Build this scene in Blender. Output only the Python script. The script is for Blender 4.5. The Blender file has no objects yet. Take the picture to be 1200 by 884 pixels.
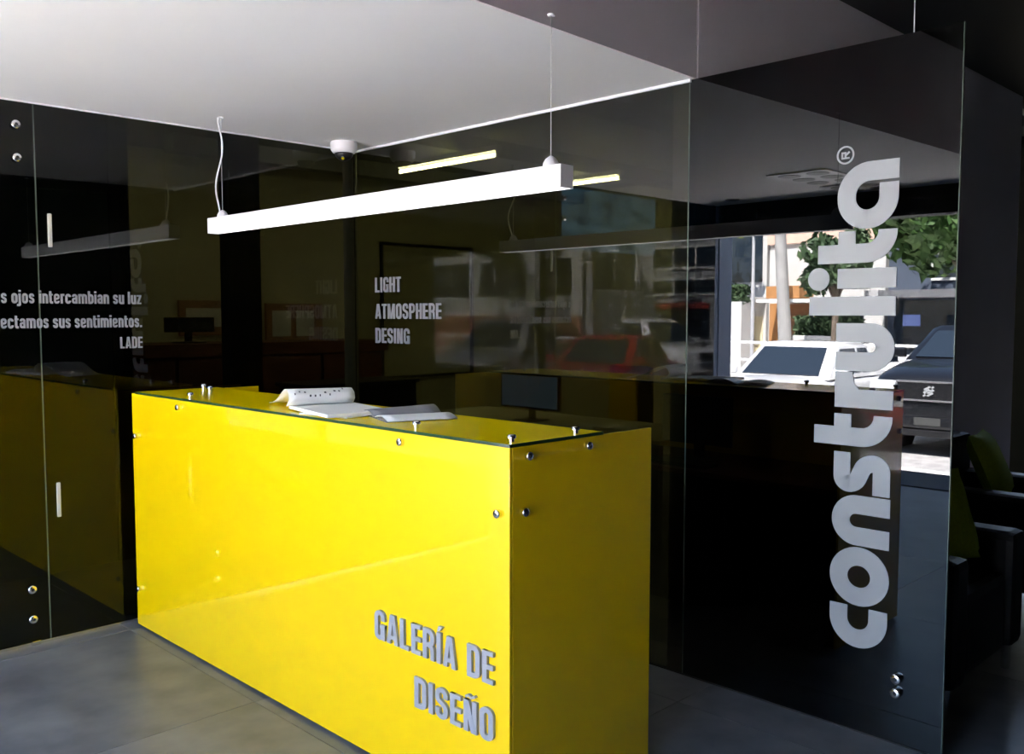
import bpy, bmesh, math, random
from mathutils import Vector, Matrix
random.seed(7)
PI = math.pi
scene = bpy.context.scene
COL = scene.collection

# ------------------------------------------------------------------ camera
# image plane 1200 x 884, focal length 1081 px, pitched down 3.86 deg, looking along (1,1)
cam_d = bpy.data.cameras.new('camera'); cam = bpy.data.objects.new('camera', cam_d); COL.objects.link(cam)
cam_d.sensor_fit = 'HORIZONTAL'; cam_d.sensor_width = 36.0; cam_d.lens = 36.0 * 1081.0 / 1200.0
cam_d.clip_start = 0.02; cam_d.clip_end = 300
cam.location = (0, 0, 1.55)
cam.rotation_euler = (PI/2 - math.atan(73/1081.0), 0, -PI/4)
scene.camera = cam
scene.cycles.diffuse_bounces = 8; scene.cycles.glossy_bounces = 8; scene.cycles.max_bounces = 16; scene.cycles.transparent_max_bounces = 24

# ------------------------------------------------------------------ world, sun, exposure
w = bpy.data.worlds.new('sky'); scene.world = w; w.use_nodes = True
wn = w.node_tree.nodes; wl = w.node_tree.links
sky = wn.new('ShaderNodeTexSky'); sky.sky_type = 'NISHITA'; sky.sun_disc = False
sky.sun_elevation = math.radians(60); sky.sun_rotation = math.radians(80); sky.air_density = 1.0; sky.dust_density = 1.0
wn['Background'].inputs['Strength'].default_value = 0.24
sky.ozone_density = 2.0
wl.new(sky.outputs[0], wn['Background'].inputs['Color'])
sun_d = bpy.data.lights.new('sun', 'SUN'); sun_d.energy = 16.0; sun_d.angle = math.radians(0.53); sun_d.color = (1, 0.97, 0.94)
sun = bpy.data.objects.new('sun', sun_d); COL.objects.link(sun)
sun.rotation_euler = Vector((-0.46, 0.14, -0.88)).to_track_quat('-Z', 'Y').to_euler()
sun.location = (0, 0, 12)
vs = scene.view_settings
vs.view_transform = 'Standard'; vs.look = 'None'; vs.gamma = 1.0; vs.use_curve_mapping = False
vs.exposure = 3.0

# ------------------------------------------------------------------ materials
MATS = {}
def mat(name, col=(.5,.5,.5), rough=.5, metal=0., var=0., scale=8., bump=0., spec=.5, coat=0., emit=None, estr=0., col2=None, detail=4., stretch=None):
    m = bpy.data.materials.new(name); m.use_nodes = True; MATS[name] = m
    nt = m.node_tree; N = nt.nodes; L = nt.links; b = N['Principled BSDF']
    b.inputs['Base Color'].default_value = (*col, 1); b.inputs['Roughness'].default_value = rough
    b.inputs['Metallic'].default_value = metal; b.inputs['Specular IOR Level'].default_value = spec
    if coat: b.inputs['Coat Weight'].default_value = coat; b.inputs['Coat Roughness'].default_value = .02
    if emit: b.inputs['Emission Color'].default_value = (*emit, 1); b.inputs['Emission Strength'].default_value = estr
    if var or bump or col2:
        tc = N.new('ShaderNodeTexCoord'); nz = N.new('ShaderNodeTexNoise')
        nz.inputs['Scale'].default_value = scale; nz.inputs['Detail'].default_value = detail
        if stretch:
            mp = N.new('ShaderNodeMapping'); mp.inputs['Scale'].default_value = stretch
            L.new(tc.outputs['Object'], mp.inputs[0]); L.new(mp.outputs[0], nz.inputs['Vector'])
        else: L.new(tc.outputs['Object'], nz.inputs['Vector'])
        if var or col2:
            r = N.new('ShaderNodeValToRGB')
            c2 = col2 or tuple(min(1, c*(1+var)) for c in col)
            c1 = col if col2 else tuple(c*(1-var) for c in col)
            r.color_ramp.elements[0].color = (*c1, 1); r.color_ramp.elements[1].color = (*c2, 1)
            r.color_ramp.elements[0].position = .3; r.color_ramp.elements[1].position = .7
            L.new(nz.outputs['Fac'], r.inputs[0]); L.new(r.outputs[0], b.inputs['Base Color'])
        if bump:
            bp = N.new('ShaderNodeBump'); bp.inputs['Strength'].default_value = bump; bp.inputs['Distance'].default_value = .01
            L.new(nz.outputs['Fac'], bp.inputs['Height']); L.new(bp.outputs[0], b.inputs['Normal'])
    return m
def glass(name, tint, f0, rough=0.0):
    """thin tinted pane: Schlick mix of a mirror and a straight-through tint (applied at both faces)"""
    m = bpy.data.materials.new(name); m.use_nodes = True; MATS[name] = m
    nt = m.node_tree; N = nt.nodes; L = nt.links; N.clear()
    out = N.new('ShaderNodeOutputMaterial'); mix = N.new('ShaderNodeMixShader')
    tr = N.new('ShaderNodeBsdfTransparent'); gl = N.new('ShaderNodeBsdfGlossy')
    tr.inputs[0].default_value = (*tint, 1); gl.inputs['Roughness'].default_value = rough
    lw = N.new('ShaderNodeLayerWeight'); lw.inputs['Blend'].default_value = .5
    pw = N.new('ShaderNodeMath'); pw.operation = 'POWER'; pw.inputs[1].default_value = 5
    mr = N.new('ShaderNodeMapRange'); mr.inputs['To Min'].default_value = f0; mr.inputs['To Max'].default_value = 1
    L.new(lw.outputs['Facing'], pw.inputs[0]); L.new(pw.outputs[0], mr.inputs['Value'])
    L.new(mr.outputs[0], mix.inputs[0]); L.new(tr.outputs[0], mix.inputs[1]); L.new(gl.outputs[0], mix.inputs[2])
    L.new(mix.outputs[0], out.inputs[0])
    return m

glass('smoked_glass_left', (.32,.31,.24), .038)
glass('shopfront_glass', (.96,.965,.96), .04)
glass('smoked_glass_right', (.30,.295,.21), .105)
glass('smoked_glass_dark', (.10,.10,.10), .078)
glass('car_glass', (.10,.13,.15), .06)
mat('glass_edge', (.10,.13,.10), .3)
mat('glass_edge_green', (.02,.06,.02), .15)
mat('ceiling_white', (.89,.89,.90), .75, var=.015, scale=1.2)
mat('fascia_grey', (.92,.85,.89), .7, var=.03, scale=2)
mat('black_paint', (.012,.012,.013), .6)
mat('dark_wall', (.055,.055,.05), .7, var=.05, scale=2)
mat('beam_dark', (.008,.009,.012), .6)
mat('slate_tile', (.10,.105,.118), .36, col2=(.21,.213,.225), scale=4, bump=.1, detail=9)
mat('grout', (.17,.17,.17), .8)
mat('yellow_glass', (.95,.615,.0), .35, spec=.2, coat=.85)
mat('yellow_top', (.95,.70,.0), .16, spec=.05)
mat('chrome', (.82,.80,.78), .16, 1.0)
mat('vinyl_grey', (.42,.435,.455), .45)
mat('strip_pale', (.50,.50,.44), .4)
mat('vinyl_small', (.25,.25,.275), .5)
mat('letter_steel', (.34,.34,.37), .45)
mat('lamp_white', (.86,.85,.88), .35)
mat('diffuser', (.9,.9,.9), .4, emit=(1,1,1), estr=.35)
mat('wire', (.55,.55,.55), .5, .3)
mat('cord_white', (.8,.8,.8), .5)
mat('paper', (.82,.82,.80), .6)
mat('ink', (.04,.04,.05), .6)
mat('page_dark', (.22,.22,.24), .3)
mat('olive_wall', (.62,.60,.40), .8, var=.05, scale=1.5)
mat('office_grey', (.30,.31,.30), .8)
mat('teal_dark', (.03,.045,.05), .5)
mat('brown_wood', (.16,.055,.03), .45, var=.25, scale=6, stretch=(1,8,8))
mat('cork', (.42,.22,.10), .8, var=.2, scale=40)
mat('black_plastic', (.015,.015,.016), .35)
mat('screen_blue', (.02,.03,.05), .2, emit=(.10,.16,.36), estr=.12, col2=(.03,.05,.10))
ps = mat('poster_sky', (.0,.015,.07), .4, col2=(.10,.24,.55), scale=3, detail=6, stretch=(1,1,3))
_n = ps.node_tree.nodes; _b = _n['Principled BSDF']; _r = [q for q in _n if q.type == 'VALTORGB'][0]
ps.node_tree.links.new(_r.outputs[0], _b.inputs['Emission Color']); _b.inputs['Emission Strength'].default_value = 2.5
mat('tube_light', (.9,.9,.8), .5, emit=(1,1,.80), estr=10.0)
mat('leather_black', (.006,.006,.007), .5, bump=.1, scale=60, spec=.25)
mat('lime_fabric', (.50,.60,.04), .8, var=.1, scale=60)
mat('jamb_skylight_blue', (.16,.22,.33), .4)  # bluish skylight on the street jamb, put into its colour
mat('spot_black', (.01,.01,.01), .4)
mat('pole_grey', (.34,.33,.32), .85, var=.12, scale=3)
mat('concrete', (.55,.53,.50), .85, var=.12, scale=3)
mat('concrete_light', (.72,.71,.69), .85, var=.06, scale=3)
mat('asphalt', (.36,.35,.345), .9, var=.2, scale=6)
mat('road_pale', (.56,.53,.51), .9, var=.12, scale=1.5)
mat('bld_white', (.62,.61,.60), .85, var=.05, scale=2)
mat('bld_peach', (.78,.52,.42), .85, var=.06, scale=2)
mat('bld_tan', (.46,.22,.08), .85, var=.08, scale=2)
mat('bld_brown', (.24,.11,.05), .8, var=.1, scale=2)
mat('bld_blue', (.07,.09,.13), .7, var=.1, scale=2)
mat('bld_grey', (.42,.42,.44), .85, var=.06, scale=2)
mat('bld_cream', (.80,.70,.46), .85, var=.05, scale=2)
mat('bld_brick', (.36,.15,.10), .85, var=.15, scale=6)
mat('win_dark', (.02,.03,.045), .08)
mat('sign_red', (.50,.06,.05), .5)
mat('sign_blue', (.16,.22,.50), .5)
mat('rail_white', (.85,.85,.84), .5)
mat('bark', (.13,.10,.075), .9, var=.3, scale=12)
mat('leaf_green', (.022,.06,.012), .6, col2=(.075,.15,.03), scale=2)
mat('leaf_yellow', (.22,.30,.03), .6, col2=(.42,.46,.07), scale=2)
mat('leaf_dark', (.022,.05,.018), .6, col2=(.07,.12,.05), scale=2)
mat('tire', (.012,.012,.012), .8)
mat('rim', (.55,.55,.57), .3, .8)
mat('lamp_lens', (.75,.78,.80), .1, coat=1)
mat('indicator', (.8,.35,.05), .2)
mat('grille_black', (.012,.012,.014), .4)
mat('plate_white', (.07,.072,.07), .5)
mat('car_white', (.84,.84,.85), .25, coat=1)
mat('car_slate', (.005,.0055,.008), .35, .0, coat=.5)
mat('car_red', (.38,.015,.02), .25, coat=1)
mat('car_grey', (.30,.30,.31), .3, .3, coat=1)
mat('car_charcoal', (.10,.115,.14), .22, .3, coat=1)

# ------------------------------------------------------------------ mesh helpers
class MB:
    def __init__(s): s.v = []; s.f = []
    def add(s, vs, fs):
        o = len(s.v); s.v += [tuple(p) for p in vs]; s.f += [tuple(i+o for i in f) for f in fs]; return s
    def box(s, x0, x1, y0, y1, z0, z1):
        v = [(x,y,z) for z in (z0,z1) for y in (y0,y1) for x in (x0,x1)]
        return s.add(v, [(0,2,3,1),(4,5,7,6),(0,1,5,4),(2,6,7,3),(0,4,6,2),(1,3,7,5)])
    def cbox(s, x0, x1, y0, y1, z0, z1, c=.01):
        """box with chamfered edges"""
        bm = bmesh.new(); bmesh.ops.create_cube(bm, size=1)
        for v in bm.verts: v.co = Vector(((x0+x1)/2 + v.co.x*(x1-x0), (y0+y1)/2 + v.co.y*(y1-y0), (z0+z1)/2 + v.co.z*(z1-z0)))
        bmesh.ops.bevel(bm, geom=bm.edges[:], offset=c, segments=2, profile=.6, affect='EDGES')
        bm.verts.ensure_lookup_table()
        s.add([v.co.copy() for v in bm.verts], [[v.index for v in f.verts] for f in bm.faces]); bm.free(); return s
    def cyl(s, p0, p1, r0, r1=None, n=16):
        r1 = r0 if r1 is None else r1
        p0 = Vector(p0); p1 = Vector(p1); d = (p1-p0).normalized()
        a = d.orthogonal().normalized(); b = d.cross(a)
        v = []
        for p, r in ((p0,r0),(p1,r1)):
            for i in range(n):
                t = 2*PI*i/n; v.append(p + a*(r*math.cos(t)) + b*(r*math.sin(t)))
        f = [(i, (i+1)%n, n+(i+1)%n, n+i) for i in range(n)] + [tuple(range(n-1,-1,-1)), tuple(range(n,2*n))]
        return s.add(v, f)
    def lathe(s, c, axis, prof, n=20):
        """prof: (distance along axis, radius)"""
        c = Vector(c); d = Vector(axis).normalized(); a = d.orthogonal().normalized(); b = d.cross(a)
        v = []
        for h, r in prof:
            for i in range(n):
                t = 2*PI*i/n; v.append(c + d*h + a*(r*math.cos(t)) + b*(r*math.sin(t)))
        f = []
        for k in range(len(prof)-1):
            for i in range(n): f.append((k*n+i, k*n+(i+1)%n, (k+1)*n+(i+1)%n, (k+1)*n+i))
        f += [tuple(range(n-1,-1,-1)), tuple(range((len(prof)-1)*n, len(prof)*n))]
        return s.add(v, f)
    def tube(s, pts, r, n=8):
        pts = [Vector(p) for p in pts]; v = []; f = []
        up = None
        for i, p in enumerate(pts):
            d = (pts[min(i+1,len(pts)-1)] - pts[max(i-1,0)]).normalized()
            if up is None: up = d.orthogonal().normalized()
            a = (up - d*up.dot(d)).normalized(); up = a; b = d.cross(a)
            for k in range(n):
                t = 2*PI*k/n; v.append(p + a*(r*math.cos(t)) + b*(r*math.sin(t)))
        for i in range(len(pts)-1):
            for k in range(n): f.append((i*n+k, i*n+(k+1)%n, (i+1)*n+(k+1)%n, (i+1)*n+k))
        f += [tuple(range(n-1,-1,-1)), tuple(range((len(pts)-1)*n, len(pts)*n))]
        return s.add(v, f)
    def prism(s, poly, M, d):
        """2-D polygon mapped through M(u,v,w), extruded w = 0..d"""
        n = len(poly); v = [M(u,q,0) for u,q in poly] + [M(u,q,d) for u,q in poly]
        f = [tuple(range(n-1,-1,-1)), tuple(range(n,2*n))] + [(i,(i+1)%n,n+(i+1)%n,n+i) for i in range(n)]
        return s.add(v, f)
    def build(s, name, m, parent=None, smooth=False, local=False, fix=True):
        me = bpy.data.meshes.new(name)
        root = parent
        while root is not None and root.parent is not None: root = root.parent
        if root is not None: off = Vector((0,0,0)) if local else Vector(root.location)
        elif local: off = Vector((0,0,0))
        else:
            xs = [p[0] for p in s.v]; ys = [p[1] for p in s.v]; zs = [p[2] for p in s.v]
            off = Vector(((min(xs)+max(xs))/2, (min(ys)+max(ys))/2, min(zs)))
        me.from_pydata([(p[0]-off.x, p[1]-off.y, p[2]-off.z) for p in s.v], [], s.f)
        if fix:
            bm = bmesh.new(); bm.from_mesh(me); bmesh.ops.recalc_face_normals(bm, faces=bm.faces); bm.to_mesh(me); bm.free()
        me.materials.append(MATS[m] if isinstance(m, str) else m)
        if smooth:
            for p in me.polygons: p.use_smooth = True
        o = bpy.data.objects.new(name, me); COL.objects.link(o)
        if parent is not None: o.parent = parent
        else: o.location = off
        return o
def smooth_by_angle(o, deg=40):
    me = o.data
    for p in me.polygons: p.use_smooth = True
    bm = bmesh.new(); bm.from_mesh(me)
    for e in bm.edges:
        if len(e.link_faces) == 2 and e.calc_face_angle(0) > math.radians(deg): e.smooth = False
    bm.to_mesh(me); bm.free(); return o
def subsurf(o, n=2):
    md = o.modifiers.new('subdivision', 'SUBSURF'); md.levels = n; md.render_levels = n
    for p in o.data.polygons: p.use_smooth = True
    return o
def tag(o, label=None, cat=None, group=None, kind=None):
    if label: o['label'] = label
    if cat: o['category'] = cat
    if group: o['group'] = group
    if kind: o['kind'] = kind
    return o
def thing(name, label, cat, loc=(0,0,0), group=None, rz=0):
    o = bpy.data.objects.new(name, None); COL.objects.link(o); o.location = loc; o.rotation_euler = (0,0,rz)
    o.empty_display_size = .1
    return tag(o, label, cat, group)
def B_(name, m, *b, parent=None, c=0, **k):
    mb = MB()
    mb.cbox(*b, c) if c else mb.box(*b)
    return mb.build(name, m, parent, **k)
def structure(o, label=None, cat=None): return tag(o, label, cat, kind='structure')

# ------------------------------------------------------------------ dimensions (metres)
AX = 3.27      # plane of the glass wall on the right
BY = 4.596     # plane of the glass wall on the left
ZC = 2.52      # underside of the dropped white ceiling
FX = -0.65     # street front
ZU = 3.13      # dark upper ceiling
GZ = -0.30     # street level

# ------------------------------------------------------------------ floor with slate tiles
floor = structure(B_('floor', 'grout', FX-2.0, 9.2, -3.2, 9.2, -.12, -.004), 'dark slate tiled floor of the showroom and porch', 'floor')
T = 1.20
tile_me = None
def tile_mesh():
    mb = MB(); mb.cbox(0, T-.003, 0, T-.003, -.02, 0, .001); return mb
x = 3.02 - 4*T
fl = Vector(floor.location)
while x < 5.9:
    y = 2.08 - 2*T
    while y < 4.5:
        inside = (x > FX-2.02) and not (x > 4.6 and y > 2.2) and not (x < FX-.0 and y < .0)
        if inside:
            if tile_me is None:
                o = tile_mesh().build('tile', 'slate_tile', floor, local=True); tile_me = o.data
            else:
                o = bpy.data.objects.new('tile', tile_me); COL.objects.link(o); o.parent = floor
            o.location = Vector((x, y, .0)) - fl
        y += T
    x += T

structure(B_('trim_8', 'beam_dark', FX-2.0, FX-1.2, .7, 9, -.01, .006), 'dark step edge of the porch', 'step edge')
# ------------------------------------------------------------------ ceilings, fascia, solid walls
def poly_slab(name, m, pts, z0, z1, parent=None):
    mb = MB(); mb.prism(pts, lambda u,v,w: (u,v,z0+w), z1-z0); return mb.build(name, m, parent)
YL0, YL1 = 2.03, 2.20     # edge of the dropped ceiling at the street front and at the glass
structure(poly_slab('ceiling', 'ceiling_white', [(FX,YL0+.012),(AX,YL1+.012),(AX+.012,BY+.012),(FX,BY+.012)], ZC, ZU), 'bright white dropped plasterboard ceiling above the desk', 'ceiling')
structure(poly_slab('trim_1', 'fascia_grey', [(FX,YL0),(AX,YL1),(AX,YL1+.012),(FX,YL0+.012)], ZC, ZU), 'grey vertical edge of the dropped ceiling', 'fascia')
structure(B_('wall_lounge', 'fascia_grey', AX+.014, 7.45, 2.20, 2.32, 0, ZU), 'grey wall behind the black armchairs beyond the glass edge', 'wall')
structure(B_('ceiling', 'black_paint', FX, 9.2, -3.2, 2.32, ZU, ZU+.08), 'black high ceiling over the lounge', 'ceiling')
structure(B_('dark_opening_panel', 'black_paint', 8.28, 8.36, 2.33, 3.4, 0, 2.99), 'black panel added for the darkness beyond the grey lounge wall', 'wall')  # black sheet stands in for the dark opening past the lounge wall
structure(B_('wall_back', 'black_paint', 9.1, 9.2, -3.2, 2.32, 0, ZU), 'black far wall of the lounge', 'wall')
structure(B_('wall_side', 'black_paint', FX, 9.2, -3.3, -3.2, 0, ZU), 'black side wall of the lounge', 'wall')
structure(B_('wall_front', 'dark_wall', FX-.2, FX, -3.3, .45, 0, ZU), 'dark front wall beside the street opening', 'wall')
mb = MB(); mb.box(FX-.2, FX, 3.55, BY+.005, 2.265, 3.45); mb.box(FX-.2, FX, .45, 3.55, 2.31, 3.45)
mb.box(FX-.2, FX, -3.3, .45, ZU, 3.45); mb.box(FX-.2, FX, BY+.30, 9.3, 0, 3.45)
structure(mb.build('wall_street', 'beam_dark'), 'dark beam and front wall over the street opening', 'wall')
structure(B_('roof', 'concrete', FX, 9.3, -3.3, 9.3, ZU+.1, ZU+.3), 'unseen flat concrete roof added to cast the sun shadow', 'roof')  # unseen slab, added so the building shades the porch from the sun
mb = MB(); mb.cbox(FX-.29, FX+.0, BY+.013, BY+.30, 0, 3.45, .01); mb.box(FX-.09, FX-.06, BY+.006, BY+.014, 0, 2.26)
structure(mb.build('trim_2', 'jamb_skylight_blue'), 'wall jamb at the street opening with blue skylight in its colour', 'column')
win = structure(thing('window_1', 'unseen clear shop window added beside the open front', 'window', (FX-.06, 1.5, 0)))  # unseen pane, added to control daylight on the desk's end panel
B_('pane', 'shopfront_glass', FX-.065, FX-.055, .48, 2.38, .05, 2.28, parent=win)
for b in ((.45,.48,0,2.31),(2.38,2.42,0,2.31)): B_('frame_post', 'beam_dark', FX-.09, FX-.03, b[0], b[1], b[2], b[3], parent=win)
for b in ((0,.05),(2.28,2.31)): B_('frame_rail', 'beam_dark', FX-.09, FX-.03, .48, 2.38, b[0], b[1], parent=win)
# white channel where the right glass meets the ceiling
structure(B_('trim_3', 'lamp_white', AX-.012, AX-.001, YL1+.02, BY-.02, ZC-.012, ZC), 'thin white channel along the top of the glass', 'trim')
structure(B_('trim_4', 'lamp_white', FX+.1, AX-.02, BY-.012, BY-.001, ZC-.006, ZC), 'thin white channel along the top of the left glass', 'trim')

# back office behind the glass
structure(B_('wall_office', 'olive_wall', FX, 9.2, 8.0, 8.1, 0, 3.0), 'cream wall at the back of the office behind the glass', 'wall')
structure(B_('wall_office_end', 'olive_wall', 8.4, 8.5, 2.32, 8.0, 0, 3.0), 'cream end wall of the office behind the glass', 'wall')
mb = MB(); mb.box(AX+.014, 9.2, 2.32, 8.1, 3.0, 3.08); mb.box(FX, AX+.014, BY+.014, 8.1, 3.0, 3.08)
structure(mb.build('ceiling', 'office_grey'), 'grey ceiling of the office behind the glass', 'ceiling')
for i, yy in enumerate((4.0, 5.6, 7.2)):
    structure(B_('trim_%d' % (5+i), 'office_grey', AX+.1, 8.4, yy, yy+.16, 2.86, 3.0), 'grey beam under the office ceiling', 'beam')

# ------------------------------------------------------------------ glass walls
GT = .010
def standoff(parent, p, axis, r=.02, l=.02, m='chrome', name='standoff_bolt'):
    mb = MB(); mb.lathe(p, axis, [(0,r*.95),(l*.7,r),(l*.9,r*.93),(l,r*.75)], 20)
    o = mb.build(name, m, parent); smooth_by_angle(o, 50)
    mb = MB(); q = Vector(p) + Vector(axis).normalized()*(l-.0005); mb.lathe(q, axis, [(0,r*.42),(.0015,r*.36)], 10)
    mb.build('hex_socket', 'black_plastic', o); return o
wl_ = structure(thing('wall_left', 'smoked glass wall with lettering behind the yellow desk', 'glass wall', (0, BY, 0)))
XS = 1.489
for a, b in ((FX+.02, XS-.003), (XS+.003, AX-.002)):
    B_('glass_panel', 'smoked_glass_left', a, b, BY, BY+GT, .012, ZC-.001, parent=wl_)
B_('seam_strip', 'glass_edge', XS-.003, XS+.003, BY+.001, BY+GT-.001, .012, ZC-.001, parent=wl_)
B_('floor_channel', 'chrome', FX+.02, AX-.002, BY-.004, BY+GT+.004, 0, .012, parent=wl_)
for z in (2.41, 2.262, .266, .124): standoff(wl_, (1.411, BY, z), (0,-1,0))
B_('floor_clip', 'chrome', 1.40, 1.44, BY-.018, BY, 0, .02, parent=wl_, c=.003)
wr_ = structure(thing('wall_right', 'tall smoked glass wall carrying the large vertical lettering', 'glass wall', (AX, 1.15, 0)))
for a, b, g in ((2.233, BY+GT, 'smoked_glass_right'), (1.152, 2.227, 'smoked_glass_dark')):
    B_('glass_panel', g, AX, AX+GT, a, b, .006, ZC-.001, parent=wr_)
B_('seam_strip', 'glass_edge', AX+.001, AX+GT-.001, 2.227, 2.233, .006, ZC-.001, parent=wr_)
B_('edge_strip', 'glass_edge', AX, AX+GT, 1.149, 1.152, .006, ZC-.001, parent=wr_)
B_('floor_channel', 'black_paint', AX-.004, AX+GT+.004, 1.149, BY, 0, .006, parent=wr_)
for z in (.244, .192): standoff(wr_, (AX, 1.311, z), (-1,0,0), .0195)
mb = MB(); mb.cyl((AX+.005,1.318,ZC-.002),(AX+.005,1.318,ZU),.0022,n=6); tag(mb.build('suspension_wire', 'wire'), 'thin steel wire holding the top edge of the lettered glass', 'wire')

# slim pale pull strips on the left glass
for z0, z1, lab in ((1.865, 2.02, 'slim pale metal strip on left glass above the lettering'), (.59, .755, 'slim pale metal strip on left glass below the lettering')):
    mb = MB(); mb.cbox(1.534, 1.552, BY-.012, BY, z0, z1, .004); tag(mb.build('metal_strip', 'strip_pale'), lab, 'metal strip')

# ------------------------------------------------------------------ stroke lettering
def rp(pts, r, closed=False, n=6):
    """round the corners of a polyline; a point may carry its own radius as third value"""
    out = []; N = len(pts)
    for i, p in enumerate(pts):
        rr = p[2] if len(p) > 2 else r
        P = Vector(p[:2])
        if (not closed and i in (0, N-1)) or rr == 0: out.append(P); continue
        a = Vector(pts[i-1][:2]) - P; b = Vector(pts[(i+1)%N][:2]) - P
        la, lb = a.length, b.length; a.normalize(); b.normalize()
        ang = a.angle(b, PI)
        if ang > PI-.02: out.append(P); continue
        ea = la if (not closed and i == 1) else la*.5; eb = lb if (not closed and i == N-2) else lb*.5
        d = min(rr/math.tan(ang/2), ea, eb); p0 = P + a*d; p1 = P + b*d
        R_ = d*math.tan(ang/2); c = P + (a+b).normalized()*(R_/math.sin(ang/2))
        a0 = math.atan2(p0.y-c.y, p0.x-c.x); da = math.atan2(p1.y-c.y, p1.x-c.x) - a0
        while da > PI: da -= 2*PI
        while da < -PI: da += 2*PI
        for k in range(n+1):
            out.append(Vector((c.x + R_*math.cos(a0+da*k/n), c.y + R_*math.sin(a0+da*k/n))))
    return out
def ribbon(pts, w, closed=False):
    """quads of a constant-width stroke"""
    pts = [Vector(p[:2]) for p in pts]; N = len(pts); L = []; R = []
    for i in range(N):
        if closed: a = pts[i]-pts[i-1]; b = pts[(i+1)%N]-pts[i]
        else:
            a = pts[i]-pts[i-1] if i else pts[1]-pts[0]; b = pts[i+1]-pts[i] if i < N-1 else a
        if a.length < 1e-6: a = b
        if b.length < 1e-6: b = a
        a = a.normalized(); b = b.normalized(); na = Vector((-a.y,a.x)); nb = Vector((-b.y,b.x))
        m = na+nb
        if m.length < 1e-4: m = na
        m.normalize(); s = 1/max(.35, m.dot(na))
        L.append(pts[i]+m*(w/2*s)); R.append(pts[i]-m*(w/2*s))
    return L, R
def stroke(mb, M, d, pts, w, closed=False):
    L, R = ribbon(pts, w, closed); N = len(L)
    v = [M(p.x,p.y,0) for p in L] + [M(p.x,p.y,0) for p in R] + [M(p.x,p.y,d) for p in L] + [M(p.x,p.y,d) for p in R]
    f = []
    for i in range(N if closed else N-1):
        j = (i+1)%N
        f += [(2*N+i,2*N+j,3*N+j,3*N+i), (i,N+i,N+j,j), (i,j,2*N+j,2*N+i), (N+i,3*N+i,3*N+j,N+j)]
    if not closed: f += [(0,2*N,3*N,N), (N-1,2*N-1,4*N-1,3*N-1)]
    mb.add(v, f)
def glyph_caps(ch, t=.165, W=.46):
    """returns (strokes, polys, advance width); cap height 1"""
    l, r, b, tp = t/2, W-t/2, t/2*.85, 1-t/2*.85
    S = []; P = []; R = .17
    h = t*.85
    if ch == 'L': S = [([(l,0),(l,1)],t)]; P = [[(0,0),(W*.82,0),(W*.82,h),(0,h)]]; W = W*.86
    elif ch in 'IÍ':
        S = [([(l,0),(l,1)],t)]; W = t
        if ch == 'Í': P = [[(.03,1.05),(.12,1.05),(.24,1.22),(.08,1.22)]]
    elif ch == 'G': S = [(rp([(r,.66),(r,tp),(l,tp),(l,b),(r-.02,b),(r-.02,.40)],R),t)]; P = [[(W*.52,.40),(W,.40),(W,.53),(W*.52,.53)], [(W-.12,0),(W,0),(W,.5),(W-.12,.5)]]
    elif ch == 'H': S = [([(l,0),(l,1)],t),([(r,0),(r,1)],t),([(l,.52),(r,.52)],h)]
    elif ch == 'T': W = W*.9; S = [([(W/2,0),(W/2,1)],t),([(0,tp),(W,tp)],h)]
    elif ch == 'A':
        W = W*1.06; c = W/2
        P = [[(0,0),(.155,0),(c+.03,1),(c-.10,1)], [(W-.155,0),(W,0),(c+.10,1),(c-.03,1)], [(.1,.17),(W-.1,.17),(W-.12,.30),(.12,.30)]]
    elif ch == 'M':
        W = .62; r = W-t/2; c = W/2
        S = [([(l,0),(l,1)],t*.9),([(r,0),(r,1)],t*.9)]; P = [[(.02,1),(.19,1),(c+.06,.0),(c-.07,.0)], [(W-.19,1),(W-.02,1),(c+.07,.0),(c-.06,.0)]]
    elif ch == 'O': S = [(rp([(l,b),(r,b),(r,tp),(l,tp)],R,True),t,True)]
    elif ch == 'S': S = [(rp([(r,.68),(r,tp),(l,tp),(l,.60),(r,.42),(r,b),(l,b),(l,.33)],R*.9),t*.95)]
    elif ch == 'P': S = [([(l,0),(l,1)],t),(rp([(l,tp),(r,tp),(r,.45),(l,.45)],R),t*.92)]
    elif ch == 'R': S = [([(l,0),(l,1)],t),(rp([(l,tp),(r,tp),(r,.48),(l,.48)],R),t*.92),(rp([(l+.1,.49),(r-.01,.44),(r+.01,0)],.12),t*.92)]
    elif ch == 'E': W = W*.84; S = [([(l,0),(l,1)],t)] ; P = [[(0,q-h/2),(W,q-h/2),(W,q+h/2),(0,q+h/2)] for q in (h/2,.51,1-h/2)]
    elif ch == 'D': S = [(rp([(l,b,0),(r,b),(r,tp),(l,tp,0)],R,True),t,True)]
    elif ch in 'NÑ':
        S = [([(l,0),(l,1)],t*.92),([(r,0),(r,1)],t*.92)]; P = [[(.02,1),(.19,1),(W-.02,0),(W-.19,0)]]
        if ch == 'Ñ': S.append((rp([(.08,1.08),(.16,1.16),(W-.18,1.10),(W-.06,1.19)],.05),.075))
    elif ch == ' ': W = .24
    return S, P, W
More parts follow.
